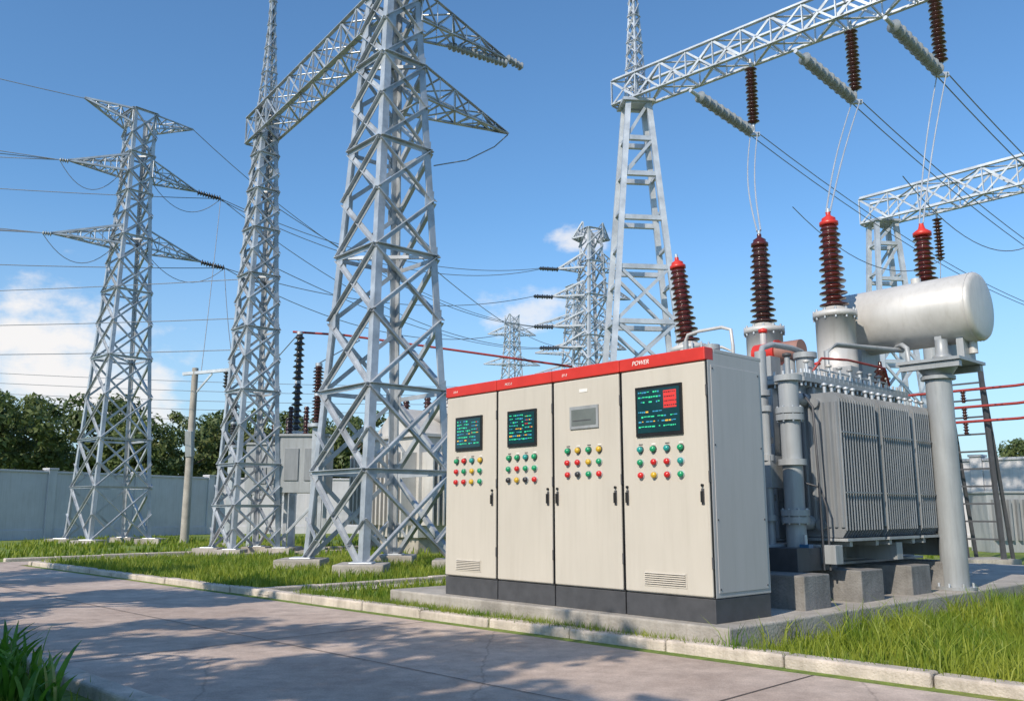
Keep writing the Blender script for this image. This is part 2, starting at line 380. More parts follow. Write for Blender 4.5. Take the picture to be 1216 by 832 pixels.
def pads(par,P,size,h,z0=-.05,mat=CONC):
    m=MB()
    for i in range(4):
        p=P(i,0); m.box(p.x-size/2,p.x+size/2,p.y-size/2,p.y+size/2,z0,h,mat)
        m.box(p.x-size*.28,p.x+size*.28,p.y-size*.28,p.y+size*.28,h-.01,h+.02,STEEL)
    o=m.obj('footing_pads',par,.02); return o
RV=math.atan2(.67,.742)

T1=(-2.43,16.5); T2=(-6.6,22.2)
e=empty('lattice_gantry_tower',(0,0,0)); b=MB()
P,zs=tower(b,T1,RV,lambda z:max(.5,2.02-.108*z),.1,14.2,.82,.145,.085,STEEL,.6,True,.014,True)
t11=arm(b,T1,VV,.42,3.1,10.9,.7,STEEL,.07,.045,6,11.2); t12=arm(b,T1,VV,.48,3.15,9.2,.7,STEEL,.07,.045,6,9.4)
b.obj('tower_lattice',e)
m=MB()
for i in range(4):
    p=P(i,0); m.box(p.x-.42,p.x+.42,p.y-.42,p.y+.42,-.05,.20,CONC); m.box(p.x-.2,p.x+.2,p.y-.2,p.y+.2,.19,.23,STEEL)
m.obj('footing_pads',e,.03)
m=MB()
m.sheds(t11-V((0,0,.12)),t11-VV*1.7-V((0,0,.3)),.10,.035,14,GLASS); m.sheds(t11+V((0,0,.02)),t11+VV*.5-V((0,0,.03)),.10,.035,5,GLASS)
m.tube([t12+V((0,0,-.02)),t12+V((-.3,-.1,-.35)),t12+V((-.9,-.3,-.75)),t12+V((-1.6,-.6,-1.0))],.014,WIREM)
m.obj('tower_insulators',e)
e=empty('lattice_gantry_tower',(0,0,0)); b=MB()
P,zs=tower(b,T2,RV,lambda z:max(.40,1.27-.074*z),.1,11.75,.85,.11,.065,STEEL,.5,True,.012,True)
tower(b,T2,RV,lambda z:max(.14,.40-.10*(z-11.75)),11.75,16,1.3,.05,.03,STEEL,.35)
b.obj('tower_lattice',e); pads(e,P,.62,.16)
e=empty('gantry_beam',(0,0,0)); b=MB()
d12=(V((*T1,0))-V((*T2,0))).normalized(); truss(b,V((*T2,11.25))-d12*.7,V((*T1,11.25))-d12*.35,.62,.74,10,.085,.05,STEEL); b.obj('beam_truss',e)

T3=(-13.2,29.3); e=empty('transmission_tower',(0,0,0)); b=MB()
af=lambda z:max(.82,2.0-.098*z)
P,zs=tower(b,T3,RV+.1,af,.1,14.9,.85,.12,.07,STEEL,.6,True,.014)
tips=[]
for z,L,h in((12.55,2.2,.6),(9.95,2.5,.65)):
    for sg in(-1,1): tips.append(arm(b,T3,VV*sg,.42,L,z,h,STEEL,.065,.04,5))
for sg in(-1,1): tips.append(arm(b,T3,VV*sg,.40,1.9,14.35,.5,STEEL,.06,.04,4,14.9))
b.obj('tower_lattice',e); pads(e,P,.8,.16)
m=MB(); ends=[]
for i,tp in enumerate(tips[:4]):
    sg=-1 if i%2==0 else 1
    if sg>0: q=tp+V((.75,.35,-.12)); m.sheds(tp,q,.12,.045,9,PORCD)
    else: q=tp+V((-.25,-.12,.0)); m.sheds(tp,q,.09,.035,4,GLASS)
    ends.append(q)
    a2=V((T3[0],T3[1],tp.z-.1))+VV*sg*.6
    m.wire(q,a2,.75,.012,WIREM,12)
m.obj('tower_insulators',e)

def fartower(c,H,a0,arms,mat=STEELHAZE,nm='transmission_tower'):
    e=empty(nm,(0,0,0)); b=MB()
    P,zs=tower(b,c,.5,lambda z:max(a0*.34,a0-(a0*.72)*z/H),0,H,.8,.14,.075,mat,.9,False,.02)
    out=[]
    for z,L in arms:
        for d in((-1,-.15,0),(1,.15,0)): out.append(arm(b,c,V(d),a0*.2,L,z,.8,mat,.08,.05,4))
    b.obj('tower_lattice',e); return out,e
f4,e4=fartower((4.2,45),15.9,2.6,[(13.5,1.8),(12.0,2.1),(10.4,2.1),(9.3,1.8),(15.2,1.0)])
m=MB()
for tp in f4[:8:2]: m.sheds(tp,tp+V((-1.0,-.5,-.08)),.12,.05,8,PORCD)
m.obj('tower_insulators',e4)
fartower((0,85),20,3.2,[(18,2.4),(15,2.8),(12,2.8)])
fartower((4.6,62),17,3,[(14,3),(12,3),(10.5,3)])

w=MB(); I=V((-1,-.5,-.08))
for a,bb,sg in((ends[1],f4[0]+I,1.0),(ends[3],f4[2]+I,.9),(tips[5],f4[4]+I,1.6),(ends[1],f4[6]+I,1.4),(ends[1]+V((0,0,-.05)),f4[0]+I+V((0,0,-.05)),1.3),(ends[3],f4[4]+I,1.5)):
    w.wire(a,bb,sg,.016,WIREM,24)
for tp,q in((ends[0],V((-42,19,16.5))),(ends[0],V((-42,20,15.4))),(ends[2],V((-42,19,13.2))),(ends[2],V((-42,17,11))),(ends[2],V((-42,19,12.1))),(ends[0],V((-46,21,14))),(ends[1],V((-42,24,13.6))),(ends[3],V((-42,23,10.2))),(tips[4],V((-42,17,20)))):
    w.wire(tp,q,.7,.014,WIREM,20)
for z in(9.4,8.8,8.2,7.6,7.0,6.4,5.8): w.wire((-60,52,z+1.5+R()*.4),(2,60,z),.8,.017,WIREM,16)
for z,x in((9.0,0),(8.0,.6),(7.0,.2)): w.wire((-60,40,z+3),(T2[0]-.3,24+x,z-1.5),.8,.012,WIREM,16)
w.wire(ends[3],(-8.6,27,5.2),.4,.012,WIREM); w.wire(ends[1],(-10.3,28.8,5.6),.3,.012,WIREM)
w.wire((-6.6,22.2,9.2),(2.6,44.6,10.4),1.0,.012,WIREM,20); w.wire((-6.4,22.2,7.4),(2.6,44.6,9.3),.8,.012,WIREM,20)
w.wire((-2.0,17,6.2),(3.2,44.5,9.3),.6,.012,WIREM,20)
w.obj('power_lines')

def aframe(c,H,top,base,mat,beamdir,mast=4):
    b=MB(); c=V((*c,0)); Z=V((0,0,1))
    sp=V((1,0.12,0)).normalized(); dp=V((-.12,1,0)).normalized()
    def pt(s,d,z):
        f=1-z/H; return c+sp*s*(top/2+(base-top)/2*f)+dp*d*(.22+.35*f)+Z*z
    for s in(-1,1):
        for d in(-1,1): b.bar(pt(s,d,0),pt(s,d,H),.13,.13,mat)
        z=.8
        while z<H:
            b.bar(pt(s,-1,z),pt(s,1,z),.07,.07,mat); z+=.9
    zs=[.4,2.2,3.9,5.3,6.6,7.8,8.9,9.8,H]; zs=[z for z in zs if z<=H]
    for d in(-1,1):
        for i,z in enumerate(zs):
            b.bar(pt(-1,d,z),pt(1,d,z),.11,.11,mat)
            if i and i<5:
                b.bar(pt(-1,d,zs[i-1]),pt(1,d,z),.07,.07,mat); b.bar(pt(1,d,zs[i-1]),pt(-1,d,z),.07,.07,mat)
            elif i and i>=len(zs)-2:
                b.bar(pt(-1,d,zs[i-1]),pt(1,d,z),.07,.07,mat)
    b.prism(c+Z*(H-.02),c+Z*(H+.05),[(-.4,-.35),(.4,-.35),(.4,.35),(-.4,.35)],sp,dp,mat)
    if mast: tower(b,(c.x,c.y),RV,lambda z:max(.14,.42-.09*(z-H)),H+.05,H+mast+.7,1.1,.05,.03,mat,.35)
    return b
G1=(3.02,20); BD=V((.725,-.688,0))
b=aframe(G1,10.75,.5,2.35,STEEL2,(.725,-.688),5); e=empty('a_frame_gantry_column',(0,0,0)); b.obj('column_frame',e)
m=MB(); 
for sx in(-1.2,1.2): m.box(G1[0]+sx-.45,G1[0]+sx+.45,G1[1]-.9,G1[1]+.9,-.05,.2,CONC)
m.obj('footing_pads',e,.02)
G1b=V((*G1,0))+BD*16
b=aframe((G1b.x,G1b.y),10.75,.5,2.35,STEEL2,(.725,-.688),5); e=empty('a_frame_gantry_column',(0,0,0)); b.obj('column_frame',e)
e=empty('gantry_beam',(0,0,0)); b=MB(); truss(b,V((*G1,11.12))-BD*.5,V((*G1,11.12))+BD*16.4,.6,.62,24,.09,.055,STEEL2); b.obj('beam_truss',e)
G2=(11.2,25.5); BD2=V((.67,-.742,0))
b=aframe(G2,9.6,.6,1.7,STEEL2,(.67,-.742),0); e=empty('a_frame_gantry_column',(0,0,0)); b.obj('column_frame',e)
G2b=V((*G2,0))+BD2*15
b=aframe((G2b.x,G2b.y),9.6,.6,1.7,STEEL2,(.67,-.742),0); e=empty('a_frame_gantry_column',(0,0,0)); b.obj('column_frame',e)
e=empty('gantry_beam',(0,0,0)); b=MB(); truss(b,V((*G2,10.0))-BD2*.5,V((*G2,10.0))+BD2*15.4,.7,.78,18,.10,.06,STEEL2); b.obj('beam_truss',e)

bush=[W(-1.0,4.14),W(-2.0,4.14),W(-3.13,4.14)]
b4=V((6.07,12.5,0))
hang=[(3.06,bush[1]),(5.29,bush[0]),(6.91,b4)]
topz=4.78
for w0,tg in hang:
    c=V((*G1,0))+BD*w0
    m=MB(); m.cyl(c+V((0,0,10.82)),c+V((0,0,10.6)),.03,STEEL2,n=8)
    m.sheds(c+V((0,0,10.6)),c+V((0,0,9.3)),.135,.05,15,PORC,0,16); m.cyl(c+V((0,0,9.3)),c+V((0,0,9.1)),.035,STEEL2,n=8)
    y=c+V((0,0,9.08)); m.box(y.x-.12,y.x+.12,y.y-.04,y.y+.04,y.z-.05,y.z+.03,STEEL2)
    m.obj('suspension_insulator')
    m=MB()
    s0=y-VV*.15+V((0,0,.02)); s1=y-VV*2.0+V((0,0,.22)); m.sheds(s0,s1,.125,.04,17,GLASS,0,14); m.cyl(s1,s1-VV*.25+V((0,0,.03)),.04,STEEL2,n=8)
    m.obj('tension_insulator')
    m=MB()
    for o in(-.09,.09):
        p0=y+RX*o; p1=V((tg.x,tg.y,0))+RX*o*.3+V((0,0,topz if tg is not b4 else 5.25))
        pts=[]
        for i in range(15):
            t=i/14; q=p0.lerp(p1,t); bow=math.sin(math.pi*t)*(-.35 if o<0 else -.28); pts.append(q+VV*bow*.5+V((0,0,-abs(bow)*.5)))
        m.tube(pts,.012,WIREP)
        m.wire(y+RX*o,y+RX*o+VV*26+V((0,0,-.6)),.9,.013,WIREM,20)
    m.obj('jumper_conductor')
m=MB()
for w0 in(1.6,4.1):
    c=V((*G2,9.6))+BD2*w0; m.cyl(c,c-V((0,0,.25)),.03,STEEL2,n=8); m.sheds(c-V((0,0,.25)),c-V((0,0,1.5)),.14,.05,12,PORC,0,12)
    m.wire(c-V((0,0,1.5)),c-V((0,0,6))-VV*1.2,.3,.012,WIREM); m.wire(c-V((0,0,1.5)),c-V((0,0,1.8))-VV*8,.8,.012,WIREM)
m.obj('suspension_insulator')

# ------------------------------------------------------------ power transformer
tr=empty('power_transformer',W(0,0,0),RZ)
b=MB(); b.box(-3.6,-.65,2.6,4.9,.75,2.42,TGREY)
for x in [-3.4,-2.9,-2.4,-1.9,-1.4,-.95]: b.box(x-.03,x+.03,2.48,2.6,.78,2.38,TGREY)
for y in(2.75,4.75): b.box(-.65,-.57,y-.03,y+.03,.78,2.38,TGREY)
b.obj('tank',tr,.01)
b=MB(); b.box(-3.72,-.53,2.48,5.02,2.42,2.47,TGREY); b.box(-3.70,-.55,2.5,5.0,2.475,2.52,TGREY); 
for i in range(30): b.cyl((-3.66+i*.106,2.52,2.38),(-3.66+i*.106,2.52,2.56),.014,STEEL2,n=6)
for i in range(24): b.cyl((-.56,2.55+i*.103,2.38),(-.56,2.55+i*.103,2.56),.014,STEEL2,n=6)
b.obj('tank_lid',tr,.004)
b=MB()
for x in(-.75,-3.2):
    b.box(x-.14,x+.14,1.4,5.2,.50,.53,TGREY); b.box(x-.03,x+.03,1.4,5.2,.53,.70,TGREY); b.box(x-.14,x+.14,1.4,5.2,.70,.745,TGREY)
b.box(-3.4,-.15,2.2,2.34,.56,.74,TGREY); b.box(-3.4,-.15,4.7,4.84,.56,.74,TGREY); b.box(-3.4,-.15,3.5,3.64,.56,.74,TGREY)
b.box(-1.2,-.3,1.75,2.5,.5,.72,DARK)
b.obj('skid_base',tr,.004)
b=MB()
for y in(1.36,2.42,3.52,4.5): b.box(-1.05,-.02,y,y+.46,.19,.50,BLOCK); b.box(-3.6,-2.7,y,y+.46,.19,.50,BLOCK)
b.obj('support_blocks',tr,.012)
for bi,(y0,y1) in enumerate(((2.40,3.15),(3.29,3.97),(4.11,4.80))):
    b=MB(); n=14; xa,xb=-.62,-.12
    for i in range(n):
        y=y0+(y1-y0)*i/(n-1)
        b.prism(V((0,y-.005,0)),V((0,y+.005,0)),[(xa,.88),(xa+.05,.81),(xb-.05,.81),(xb,.88),(xb,2.19),(xb-.05,2.26),(xa+.05,2.26),(xa,2.19)],V((1,0,0)),V((0,0,1)),RGREY)
        if i in(0,n-1) or i%2==0:
            for kx in range(7):
                x=xa+.035+kx*(xb-xa-.07)/6; b.prism(V((x,y,.91)),V((x,y,2.16)),[(-.024,-.004),(-.010,-.026),(.010,-.026),(.024,-.004),(.010,.02),(-.010,.02)],V((1,0,0)),V((0,1,0)),RGREY)
        b.cyl((xb-.004,y,.88),(xb-.004,y,2.19),.0125,RGREY,n=8)
    for z in(2.16,.93):
        b.cyl((-.375,y0-.05,z),(-.375,y1+.05,z),.055,RGREY,n=14)
        b.cyl((-.375,y0+.3,z),(-.66,y0+.3,z),.05,TGREY,n=12)
    b.bar((xb+.016,y0-.01,1.25),(xb+.016,y1+.01,1.25),.008,.014,RGREY); b.bar((xb+.016,y0-.01,1.85),(xb+.016,y1+.01,1.85),.008,.014,RGREY)
    b.box(xa-.02,xb+.01,y0-.02,y1+.02,.775,.802,TGREY)
    for i in range(5): 
        yy=y0+.06+i*.15; b.cyl((-.3,yy,2.22),(-.3,yy,2.33),.018,STEEL2,n=8); b.lathe([(.001,0),(.03,.01),(.03,.03),(.001,.045)],(-.3,yy,2.33),(0,0,1),STEEL2,8)
    b.obj('radiator_bank',tr)
b=MB()
for y in(2.5,3.05,3.35,3.9,4.17,4.74): b.box(-.66,-.14,y-.03,y+.03,.72,.773,TGREY)
b.obj('radiator_brackets',tr,.003)
b=MB() 
def flange(b,c,r,ax=(0,0,1),t=.03,mat=TGREY): b.lathe([(r,-t),(r,t)],c,ax,mat,16)
b.cyl((-.5,2.1,.5),(-.5,2.1,2.42),.10,TGREY,n=20)
for z in(.55,.98,1.05,1.55,2.0,2.07,2.40): flange(b,(-.5,2.1,z),.14)
for z in(1.015,2.035):
    for i in range(8):
        t=i*math.pi/4; b.cyl((-.5+.122*math.cos(t),2.1+.122*math.sin(t),z-.08),(-.5+.122*math.cos(t),2.1+.122*math.sin(t),z+.08),.010,STEEL2,n=6)
b.cyl((-.5,2.1,2.2),(-.5,2.62,2.2),.07,TGREY); b.cyl((-.5,2.1,.95),(-.5,2.62,.95),.07,TGREY)
b.cyl((-.72,2.0,.6),(-.72,2.0,2.1),.045,TGREY,n=12); b.cyl((-.9,2.25,.55),(-.9,2.25,2.75),.06,TGREY,n=12); 
for z in(1.2,1.8,2.3): flange(b,(-.9,2.25,z),.09); flange(b,(-.72,2.0,z-.2),.07)
b.box(-1.02,-.66,1.95,2.3,1.30,1.62,TGREY); b.box(-.40,-.30,1.97,2.05,.66,.75,BLUEP); b.cyl((-.35,2.0,.75),(-.35,2.0,.84),.02,STEEL2)
b.tube([(-.9,2.25,2.7),(-.9,2.3,2.80),(-.9,2.5,2.86),(-.9,2.9,2.87),(-.95,3.2,2.87)],.032,TGREY,10)
b.tube([(-.28,2.2,.5),(-.28,2.2,1.4),(-.30,2.2,2.1),(-.45,2.3,2.25)],.013,DARK,8); b.tube([(-.24,2.25,.5),(-.24,2.25,1.1),(-.3,2.25,1.3),(-.45,2.2,1.35)],.011,DARK,8)
b.obj('cooling_pipework',tr)
def bushing(x,y,z0,z1,z2,mat,name,tilt=(0,0,1),rt=.235,cap=REDP):
    b=MB(); ax=V(tilt).normalized(); o=V((x,y,z0))
    b.lathe([(rt*1.25,0),(rt*1.25,.06),(rt,.06),(rt,z1-z0-.14),(rt*1.12,z1-z0-.14),(rt*1.12,z1-z0-.07),(rt*.8,z1-z0-.07),(rt*.55,z1-z0)],o,ax,SILV,24)
    for i in range(12):
        t=i*math.pi/6; b.cyl((x+rt*1.05*math.cos(t),y+rt*1.05*math.sin(t),z1-.17),(x+rt*1.05*math.cos(t),y+rt*1.05*math.sin(t),z1-.04),.014,STEEL2,n=6)
    b.sheds(o+ax*(z1-z0),o+ax*(z2-z0),.175,.085,14,mat,.28,22)
    b.lathe([(.085,0),(.115,.01),(.115,.05),(.085,.07),(.085,.10),(.04,.13),(.03,.14),(.03,.18)],o+ax*(z2-z0),ax,cap,18)
    b.cyl(o+ax*(z2-z0+.14),o+ax*(z2-z0+.23),.022,STEEL2,n=8)
    return b.obj(name,tr)
bushing(-1.0,4.14,2.5,3.55,4.60,PORCR,'high_voltage_bushing'); bushing(-2.0,4.14,2.5,3.5,4.55,PORC,'high_voltage_bushing',cap=PORCR)
bushing(-3.13,4.14,2.5,3.42,4.52,PORCR,'high_voltage_bushing',(-.10,-.02,1))
b=MB()
b.cyl((-1.6,3.3,2.92),(-1.32,3.3,2.92),.13,REDP,n=20); b.cyl((-1.30,3.3,2.92),(-1.0,3.3,2.92),.12,COPP,n=20); b.cyl((-1.5,3.3,2.5),(-1.5,3.3,2.82),.06,TGREY)
flange(b,(-1.31,3.3,2.92),.155,(1,0,0),.012,REDP); b.cyl((-1.15,3.3,2.5),(-1.15,3.3,2.82),.05,TGREY)
b.cyl((-1.5,3.3,3.02),(-1.5,3.3,3.18),.04,SILV); b.lathe([(.001,0),(.055,.01),(.055,.05),(.001,.07)],(-1.5,3.3,3.18),(0,0,1),REDP,12)
b.cyl((-.8,3.0,2.5),(-.8,3.0,2.78),.10,TGREY,n=18); flange(b,(-.8,3.0,2.78),.13); b.cyl((-1.9,2.8,2.5),(-1.9,2.8,3.0),.07,TGREY); flange(b,(-1.9,2.8,3.0),.10)
b.cyl((-2.5,3.1,2.5),(-2.5,3.1,3.2),.035,TGREY); b.tube([(-2.5,3.1,3.2),(-2.46,3.1,3.28),(-2.3,3.1,3.3),(-1.95,3.1,3.3),(-1.82,3.1,3.25),(-1.8,3.1,3.05),(-1.8,3.1,2.5)],.022,SILV,8)
b.tube([(-2.9,3.4,2.5),(-2.9,3.4,3.1),(-2.8,3.4,3.16),(-2.3,3.6,3.16),(-2.2,3.7,3.1),(-2.2,3.7,2.5)],.02,SILV,8)
b.tube([(-.7,3.3,2.5),(-.7,3.3,2.85),(-.62,3.4,2.93),(-.5,4.2,2.97),(-.45,4.7,3.0)],.03,TGREY,8)
for x in(-2.7,-2.2,-1.7,-1.2,-.8): b.cyl((x,2.62,2.5),(x,2.62,2.72),.03,TGREY,n=8); b.lathe([(.001,0),(.05,.01),(.05,.04),(.001,.055)],(x,2.62,2.72),(0,0,1),random.choice([SILV,REDP,DARK]),10)
for i in range(9):
    y=2.7+i*.24; b.cyl((-.62,y,2.5),(-.62,y,2.64),.02,STEEL2,n=8); b.lathe([(.001,0),(.035,.01),(.035,.03),(.001,.045)],(-.62,y,2.64),(0,0,1),random.choice([SILV,REDP,TGREY]),10)
b.tube([(-.62,2.7,2.60),(-.62,4.7,2.60)],.012,STEEL2); b.box(-1.3,-1.05,2.7,2.9,2.52,2.78,TGREY); b.box(-.95,-.72,3.9,4.1,2.52,2.76,TGREY)
b.tube([(-.6,2.8,2.56),(-.52,2.85,2.70),(-.5,3.4,2.74),(-.5,4.3,2.74),(-.55,4.5,2.56)],.014,REDB,8)
for i in range(3): b.lathe([(.05,0),(.05,.1),(.09,.11),(.05,.16),(.085,.18),(.05,.23),(.08,.25),(.03,.3),(.02,.38)],(-1.4+i*.33,4.7,2.52),(0,0,1),PORC,14)
b.obj('lid_fittings',tr)
b=MB(); cz=3.44; cy=4.9; rr=.41
b.lathe([(.001,0),(.2,.006),(rr-.06,.018),(rr-.02,.03),(rr,.055),(rr,1.62),(rr-.015,1.655),(rr-.06,1.68),(.001,1.70)],(.46,cy,cz),(-1,0,0),SILV,56,False)
for x in(.38,-1.15): b.lathe([(rr+.006,-.008),(rr+.006,.008)],(x,cy,cz),(1,0,0),SILV,56,False)
b.cyl((.30,cy-.0,cz-rr-.14),(.30,cy,cz-rr+.03),.05,SILV,n=12)
b.cyl((-.3,cy,cz+rr-.02),(-.3,cy,cz+rr+.06),.06,SILV,n=14)
b.lathe([(.09,0),(.09,.02),(.07,.03)],(-1.24,cy-.15,cz),(-1,0,0),TGREY,16)
b.obj('conservator_tank',tr)
b=MB()
cx,cyy=-.02,4.62
b.cyl((cx,cyy,.2),(cx,cyy,2.68),.145,TGREY,n=28); flange(b,(cx,cyy,.215),.22,t=.015); flange(b,(cx,cyy,2.60),.19,t=.02); b.lathe([(.145,0),(.22,.1),(.22,.14)],(cx,cyy,2.62),(0,0,1),TGREY,24)
b.box(-.38,.34,4.35,5.12,2.765,2.80,TGREY); b.box(-.36,.32,4.38,4.46,2.69,2.76,TGREY); b.box(-.36,.32,5.0,5.08,2.69,2.76,TGREY)
b.box(-1.0,-.92,4.6,5.1,2.5,3.1,TGREY); b.box(-.04,.04,4.66,5.1,2.8,3.12,TGREY); b.box(.18,.26,4.72,5.06,2.8,3.12,TGREY)
b.lathe([(.09,0),(.11,.03),(.11,.05),(.07,.08),(.07,.25)],(.05,4.62,2.8),(0,0,1),TGREY,16)
b.tube([(-.3,4.5,2.8),(-.3,4.5,2.98),(-.4,4.6,3.05),(-.6,4.8,3.06)],.03,TGREY,8)
for i in range(8):
    t=i*math.pi/4; b.cyl((cx+.19*math.cos(t),cyy+.19*math.sin(t),.23),(cx+.19*math.cos(t),cyy+.19*math.sin(t),.27),.014,STEEL2,n=6)
b.obj('conservator_support',tr,0)

m=MB(); p0=b4; m.cyl(p0+V((0,0,.2)),p0+V((0,0,4.15)),.12,TGREY,n=18); m.lathe([(.22,0),(.22,.06),(.14,.1),(.12,.16)],p0+V((0,0,4.1)),(0,0,1),SILV,20)
m.sheds(p0+V((0,0,4.22)),p0+V((0,0,5.05)),.175,.085,11,PORCR,.25,20); m.lathe([(.085,0),(.13,.01),(.13,.06),(.05,.12),(.03,.2)],p0+V((0,0,5.05)),(0,0,1),REDP,18)
m.lathe([(.26,0),(.26,.04)],p0+V((0,0,.2)),(0,0,1),TGREY,18); m.obj('surge_arrester')

# ------------------------------------------------------------ right background switchgear
e=empty('busbar_support',(0,0,0)); m=MB(); q=V((9.5,18.1,0))
for dx in(-.35,.35):
    p=q+RX*dx; m.bar(p,p+V((-.12*1,0,4.0)),.08,.08,DARK); m.bar(p+VV*.5,p+V((-.12,0,4.0)),.06,.06,DARK)
for z in [.5+.35*i for i in range(10)]: m.bar(q+RX*-.35+V((-.03*z,0,z)),q+RX*.35+V((-.03*z,0,z)),.035,.035,DARK)
m.box(q.x-.5,q.x+.5,q.y-.4,q.y+.6,-.03,.12,CONC)
for z,l in((3.15,7),(3.5,7),(2.85,7)):
    a=q+V((-.2,-.1,z)); m.tube([a-RX*1.2,a+RX*1.0,a+RX*3.0+V((0,0,.12)),a+RX*l],.028,REDB,8)
    for k in(0,1.6,3.2): m.sheds(a+RX*k-V((0,0,.02)),a+RX*k-V((0,0,.26)),.06,.03,4,PORC,0,10)
m.obj('support_and_bars',e)
for px in((13.3,22.5),(11.9,19.0),(15.2,20.5),(11.0,17.2)):
    m=MB(); p=V((*px,0)); m.cyl(p,p+V((0,0,2.2)),.07,STEEL,n=10); m.sheds(p+V((0,0,2.2)),p+V((0,0,3.5)),.13,.06,11,PORCD,.1,12); m.cyl(p+V((0,0,3.5)),p+V((0,0,3.62)),.06,STEEL,n=10); m.obj('post_insulator')
m=MB(); p=V((12.9,23.6,0)); m.box(p.x-.6,p.x+.6,p.y-.5,p.y+.5,0,1.5,TGREY); m.box(p.x-.65,p.x+.65,p.y-.55,p.y+.55,1.5,1.56,TGREY)
for i in range(6): m.box(p.x-.5+i*.2,p.x-.44+i*.2,p.y-.62,p.y-.5,.3,1.35,RGREY)
m.obj('distribution_transformer',None,.01)

# ------------------------------------------------------------ mid-left switchgear
def postins(x,y,zb,zt,mat=PORCD,r=.16):
    m=MB(); p=V((x,y,0)); m.box(x-.25,x+.25,y-.25,y+.25,-.03,.12,CONC)
    m.bar(p,p+V((0,0,zb-.1)),.16,.16,STEEL); m.lathe([(.22,0),(.22,.08)],p+V((0,0,zb-.1)),(0,0,1),STEEL,14)
    h=(zt-zb)/2
    for i in range(2):
        m.sheds(p+V((0,0,zb+i*h)),p+V((0,0,zb+(i+1)*h-.08)),r,.07,8,mat,.05,14); m.lathe([(.09,0),(.09,.08)],p+V((0,0,zb+(i+1)*h-.08)),(0,0,1),STEEL,12)
    m.obj('post_insulator'); return p+V((0,0,zt))
a=postins(-5.9,24,3.2,5.95); b_=postins(-4.85,21.8,3.2,4.7,PORC,.15); c_=postins(-8.4,26.5,3.0,4.4,PORCD,.13)
m=MB(); m.tube([a+V((-.2,0,0)),a+V((1.2,.05,-.08)),a+V((4.2,.3,-.45)),a+V((7.6,.5,-.9))],.032,REDB,8); m.tube([b_,b_+V((.9,.6,.7)),a+V((1.5,.05,-.1))],.015,WIREM)
m.tube([c_,c_+V((.6,-.4,.3)),a],.015,WIREM); m.obj('red_busbar')
for (x,y) in((-6.9,25.5),(-5.3,22.6)):
    m=MB(); 
    for sx in(-.5,.5):
        for sy in(-.3,.3): m.bar((x+sx,y+sy,0),(x+sx,y+sy,1.5),.09,.09,STEEL)
    m.box(x-.65,x+.65,y-.42,y+.42,1.5,2.9,TGREY); m.box(x-.7,x+.7,y-.47,y+.47,2.9,2.96,TGREY); m.box(x-.4,x-.05,y-.45,y-.42,1.8,2.6,RGREY); m.box(x+.1,x+.45,y-.45,y-.42,1.8,2.6,RGREY)
    for sx in(-.4,0,.4): m.sheds((x+sx,y,2.96),(x+sx,y,3.7),.1,.05,8,PORC,.1,12)
    m.bar((x-.5,y-.3,.3),(x+.5,y-.3,1.4),.06,.06,STEEL)
    m.obj('circuit_breaker',None,.006)
t2=empty('power_transformer',(-2.6,23.6,0),RZ); m=MB()
m.box(-1.3,1.3,-.8,.8,.4,2.9,SILV); m.box(-1.4,1.4,-.9,.9,2.9,2.98,SILV)
m.prism(V((-.9,-.7,2.98)),V((-.9,.7,2.98)),[(0,0),(1.8,0),(.9,.75)],V((1,0,0)),V((0,0,1)),SILV)
for i in range(14): m.box(-1.2+i*.18,-1.14+i*.18,-1.25,-.8,.7,2.5,SILV)
for i in range(9): m.box(1.3,1.75,-.7+i*.17,-.65+i*.17,.7,2.5,SILV)
m.box(-1.2,1.2,-.7,.7,0,.4,CONC)
m.obj('tank_and_radiators',t2,.005)
m=MB()
for x in(-1.0,0,1.0): m.cyl((x,.4,2.98),(x,.4,3.3),.15,SILV); m.sheds((x,.4,3.3),(x,.4,4.2),.14,.07,9,PORC,.2,14)
m.lathe([(.001,0),(.3,.03),(.32,.08),(.32,1.7),(.3,1.76),(.001,1.8)],(.2,.6,3.7),(1,0,0),SILV,24,False); m.bar((1.0,.6,2.9),(1.0,.6,3.5),.1,.1,SILV); m.obj('bushings_and_conservator',t2)
m=MB(); m.cyl((-10.5,28.8,0),(-10.5,28.8,5.7),.14,CONC,.10,14); m.bar((-10.9,28.8,5.5),(-9.2,28.6,5.62),.1,.1,STEEL); m.sheds((-9.4,28.6,5.55),(-9.4,28.6,5.0),.1,.04,5,PORCD); m.bar((-10.5,28.8,4.8),(-9.9,28.7,5.5),.05,.05,STEEL); m.bar((-10.5,28.8,2.8),(-10.5,28.65,3.6),.3,.2,TGREY); m.obj('utility_pole')

def wall(name,p,q,h=2.45,t=.22,step=3.4):
    m=MB(); p=V((*p,0)); q=V((*q,0)); L=(q-p).length; d=(q-p).normalized(); n=int(L/step); s=V((-d.y,d.x,0)); Z=V((0,0,1))
    def bx(a,b,w,z0,z1): m.prism(p+d*a,p+d*b,[(-w/2,z0),(w/2,z0),(w/2,z1),(-w/2,z1)],s,Z,WALLM)
    st=L/n
    for i in range(n): bx(i*st+.17,(i+1)*st-.17,t,-.05,h); bx(i*st+.172,(i+1)*st-.172,t+.08,-.05,.35); bx(i*st+.172,(i+1)*st-.172,t+.1,h,h+.08)
    for i in range(n+1): bx(i*st-.168,i*st+.168,t+.14,-.05,h+.12); bx(i*st-.2,i*st+.2,t+.22,h+.122,h+.19)
    m.obj(name,None,.01)
wall('boundary_wall',(-27,17),(-13.8,40.5)); wall('boundary_wall',(-13.6,40.9),(-1,43)); wall('boundary_wall',(26,12.8),(-.7,42.6),2.5)

